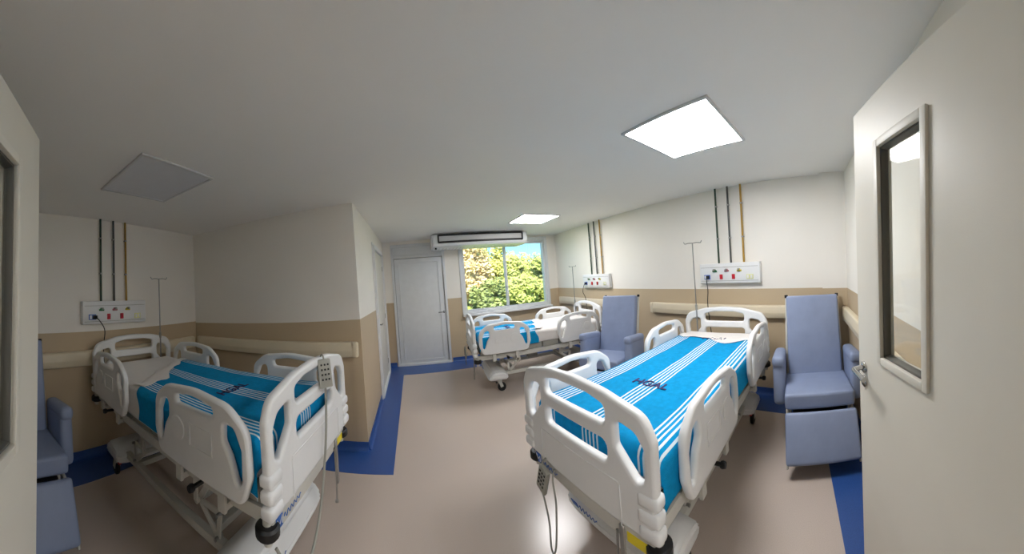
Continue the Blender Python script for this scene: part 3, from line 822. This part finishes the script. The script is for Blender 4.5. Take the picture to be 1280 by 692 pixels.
iv(-0.617 + 2.066 * math.cos(3.053) - (-0.34) * math.sin(3.053), 1.534 + 2.066 * math.sin(3.053) + (-0.34) * math.cos(3.053), 0, 'thin steel drip stand at the head of the alcove bed', 1.89, .74)

# ------------------------------------------------------------------ recliner chairs (front faces -X)
def cushion(name, c, s, bev, parent, rot=None, puff=.0):
    t = bmesh.new(); box(t, (0, 0, 0), s, bev, None, 4)
    if puff:
        bmesh.ops.subdivide_edges(t, edges=t.edges[:], cuts=2, use_grid_fill=True)
        for v in t.verts:
            k = [max(0, 1 - (2 * v.co[i] / s[i]) ** 2) for i in range(3)]
            i = min(range(3), key=lambda q: s[q])
            w = 1
            for q in range(3):
                if q != i: w *= k[q]
            v.co[i] += math.copysign(puff * w, v.co[i])
    M = Matrix.Translation(c)
    if rot is not None: M = M @ rot.to_4x4()
    bmesh.ops.transform(t, matrix=M, verts=t.verts)
    return obj(name, t, M_UPH, parent)
def make_chair():
    root = empty('recliner_chair')
    ry = lambda a: Matrix.Rotation(R(a), 3, 'Y')
    cushion('backrest', (.02, 0, .87), (.10, .54, .80), .03, root, ry(14), .012)
    cushion('seat', (-.34, 0, .465), (.56, .585, .13), .035, root, ry(4), .010)
    cushion('leg_rest', (-.74, 0, .262), (.08, .58, .36), .028, root, ry(28), .008)
    for s in (-1, 1):
        a = cushion('armrest', (-.23, s * .345, .55), (.43, .105, .40), .05, root, ry(7))
        cushion('arm_pad', (-.22, s * .346, .728), (.45, .112, .10), .05, a, ry(7))
    bm = bmesh.new()
    for s in (-1, 1):
        beam(bm, (-.06, s * .29, .36), (.17, s * .272, 1.24), .022, .022)
        beam(bm, (-.62, s * .27, .365), (-.06, s * .29, .36), .025, .035)
        beam(bm, (-.52, s * .28, .03), (.12, s * .28, .03), .03, .03)
        beam(bm, (-.40, s * .28, .03), (-.40, s * .28, .36), .03, .03)
        beam(bm, (.04, s * .28, .03), (-.04, s * .28, .36), .03, .03)
        beam(bm, (-.64, s * .27, .36), (-.83, s * .28, .08), .018, .018)
    beam(bm, (-.62, -.27, .365), (-.62, .27, .365), .025, .035); beam(bm, (.04, -.28, .20), (.04, .28, .20), .025, .025); beam(bm, (.165, -.272, 1.20), (.165, .272, 1.20), .02, .02)
    obj('frame', bm, M_FRAME, root)
    part('recline_mechanism', M_BLACK, root, ((-.50, 0, .355), (.12, .46, .03)))
    for s in (-1, 1):
        bm = bmesh.new(); lathe(bm, [(.001, 0), (.018, 0), (.018, .03), (.001, .03)], (.165, s * .272, 1.235), 12); obj('frame_cap', bm, M_BLACK, root)
        for x in (-.50, .10):
            bm = bmesh.new(); lathe(bm, [(.001, 0), (.02, 0), (.02, .018), (.001, .018)], (x, s * .28, 0), 12); obj('foot', bm, M_BLACK, root)
    return root
ch = make_chair()
def put_chair(first, x, y, rz, label):
    c = ch if first else copy_tree(ch)
    c.location = (x, y, 0); c.rotation_euler = (0, 0, rz); tag(c, label, 'recliner chair', 'blue grey recliners beside the beds')
put_chair(True, 2.80, .435, R(12), 'blue grey vinyl recliner between the bed and the open door leaf')
put_chair(False, 2.62, 3.02, R(20), 'blue grey vinyl recliner standing between two beds')
put_chair(False, -2.60, .40, R(181), 'blue grey vinyl recliner beside the alcove bed, partly behind a door leaf')

# ------------------------------------------------------------------ open entrance door leaves
def leaf(name, edge_pt, u, width, label, flip):
    """free edge at edge_pt, leaf running along u to the hinge; room face turned to the camera"""
    u = Vector(u).normalized()
    t = empty(name, (edge_pt[0], edge_pt[1], 0), math.atan2(u.y, u.x), label=label, cat='door', kind='structure')
    x0, x1, z0, z1 = .215, .475, 1.268, 2.052
    H_ = 2.25
    me = board_mesh('leaf', [(0, .012), (width, .012), (width, H_), (0, H_)], [[(x0, z0), (x1, z0), (x1, z1), (x0, z1)]], .04, .0015, M_DOOR)
    l = obj('leaf', me, None, t); l.matrix_local = Matrix.Rotation(PI / 2, 4, 'X')
    fy = flip                                # +1: camera side is local +Y
    for q in (1, -1):
        bm = bmesh.new(); ow, oh = x1 - x0 + .05, z1 - z0 + .05
        for s in (-1, 1):
            box(bm, ((x0 + x1) / 2 + s * (ow / 2 - .014), q * .026, (z0 + z1) / 2), (.028, .014, oh), .004)
            box(bm, ((x0 + x1) / 2, q * .026, (z0 + z1) / 2 + s * (oh / 2 - .014)), (ow - .056, .014, .028), .004)
        obj('window_frame', bm, M_DOOR, t)
    bm = bmesh.new()
    for s in (-1, 1):
        box(bm, ((x0 + x1) / 2 + s * ((x1 - x0) / 2 - .004), 0, (z0 + z1) / 2), (.008, .03, z1 - z0), .001)
        box(bm, ((x0 + x1) / 2, 0, (z0 + z1) / 2 + s * ((z1 - z0) / 2 - .004)), (x1 - x0 - .016, .03, .008), .001)
    obj('glazing_bead', bm, M_BEAD, t)
    part('pane', M_GLASS, t, (((x0 + x1) / 2, 0, (z0 + z1) / 2), (x1 - x0 - .012, .006, z1 - z0 - .012)), bev=0)
    if flip > 0: return t
    bm = bmesh.new(); rot = Matrix.Rotation(-PI / 2 * fy, 3, 'X')
    for z in (1.175, 1.112): lathe(bm, [(.001, 0), (.025, 0), (.025, .006), (.019, .010), (.001, .010)], (.052, fy * .020, z), 22, rot)
    h = obj('handle', bm, M_CHROME, t)
    bm = bmesh.new(); tube(bm, bez([(.052, fy * .024, 1.175), (.052, fy * .062, 1.175), (.066, fy * .074, 1.174), (.155, fy * .074, 1.168)], 7), .0105, 12); obj('lever', bm, M_CHROME, h)
    bm = bmesh.new(); box(bm, (.052, fy * .031, 1.112), (.004, .004, .012), .001); obj('keyhole', bm, M_BLACK, h)
    for z in (.25, 1.1, 2.0):
        bm = bmesh.new(); cyl(bm, (width + .004, fy * -.02, z - .045), (width + .004, fy * -.02, z + .045), .008, 10); obj('hinge', bm, M_STEEL, t)
    return t
leaf('door_3', (1.25, -.03), (-.913, -.407), .93, 'open off white door leaf with narrow window and chrome lever handle', -1)
leaf('door_4', (-.98, .21), (.85, -.525), .60, 'open off white door leaf with narrow window beside the alcove recliner', 1)

# ------------------------------------------------------------------ outside: grass and trees
bm = bmesh.new()
NX, NY = 24, 16
gv = [[bm.verts.new((-20 + 60 * i / NX, 6.2 + 50 * j / NY, -.45 + .004 * (50 * j / NY) ** 1.5 + .12 * noise.noise(Vector((i * .7, j * .7, 1))))) for i in range(NX + 1)] for j in range(NY + 1)]
for j in range(NY):
    for i in range(NX): bm.faces.new((gv[j][i], gv[j][i + 1], gv[j + 1][i + 1], gv[j + 1][i]))
tag(obj('lawn', bm, M_GRASS), 'sunlit grass outside the window', 'grass', kind='stuff')
def tree(x, y, h, rx, mi, label, n=2600):
    rng = random.Random(int(x * 100 + y * 7))
    z0 = -.5 + .004 * max(0, y - 6.2) ** 1.5
    t = empty('tree', (x, y, z0), 0, label=label, cat='tree', group='trees outside the window')
    bm = bmesh.new()
    tube(bm, [(0, 0, 0), (.05, .03, h * .3), (-.05, .05, h * .6), (0, 0, h * .85)], [.16, .12, .08, .03], 8)
    for k in range(6):
        a = rng.random() * 6.28; z = h * (.25 + .1 * k)
        tube(bm, [(0, 0, z), (math.cos(a) * rx * .4, math.sin(a) * rx * .4, z + h * .12), (math.cos(a) * rx * .75, math.sin(a) * rx * .75, z + h * .2)], [.05, .035, .012], 6)
    obj('trunk', bm, M_BARK, t)
    vs, fs = [], []
    cl = [(rng.gauss(0, rx * .42), rng.gauss(0, rx * .42), h * (.16 + .80 * rng.random()), rx * (.22 + .25 * rng.random())) for _ in range(26)]
    for k in range(n):
        c = rng.choice(cl)
        d = Vector((rng.gauss(0, 1), rng.gauss(0, 1), rng.gauss(0, 1))).normalized() * c[3] * rng.random() ** .4
        p = Vector(c[:3]) + d
        s = .09 + .13 * rng.random()
        ax = Vector((rng.gauss(0, 1), rng.gauss(0, 1), rng.gauss(0, .7))).normalized(); b = ax.orthogonal().normalized() * s * .5
        i = len(vs); vs += [(p + ax * s)[:], (p + b)[:], (p - ax * s)[:], (p - b)[:]]; fs.append((i, i + 1, i + 2, i + 3))
    me = bpy.data.meshes.new('foliage'); me.from_pydata(vs, [], fs); me.materials.append(M_LEAF[mi])
    o = bpy.data.objects.new('foliage', me); COL.objects.link(o); o.parent = t; o['kind'] = 'stuff'
TR = [(4.0, 20, 4.6, 2.0, 3, 'pale orange tinged tree outside the window'), (6.2, 21.5, 4.2, 1.9, 0, 'yellow green tree right of the orange tinged one'),
      (8.2, 20.5, 3.3, 2.0, 1, 'mid green tree standing behind the window mullion'), (10.3, 21, 3.2, 2.0, 2, 'darker olive tree outside the window'),
      (12.4, 22, 3.1, 1.9, 0, 'low yellow green tree beyond the olive one'), (1.6, 21, 5.0, 2.0, 1, 'mid green tree beyond the metal door'),
      (5.0, 24.5, 6.0, 2.3, 1, 'tall green tree in the second row'), (9.2, 25, 3.6, 2.4, 0, 'broad yellow green tree in the second row'),
      (14.6, 24, 3.6, 2.2, 2, 'dark olive tree beyond the bed head wall'), (7.2, 18.2, 1.7, 1.2, 1, 'small leafy shrub in front of the trees'),
      (4.7, 18, 1.7, 1.3, 2, 'dark leafy shrub in front of the orange tinged tree'), (9.8, 18.4, 1.5, 1.1, 1, 'round leafy shrub in front of the olive tree')]
for a in TR: tree(*a, n=2500 if a[2] < 3 else 6000)
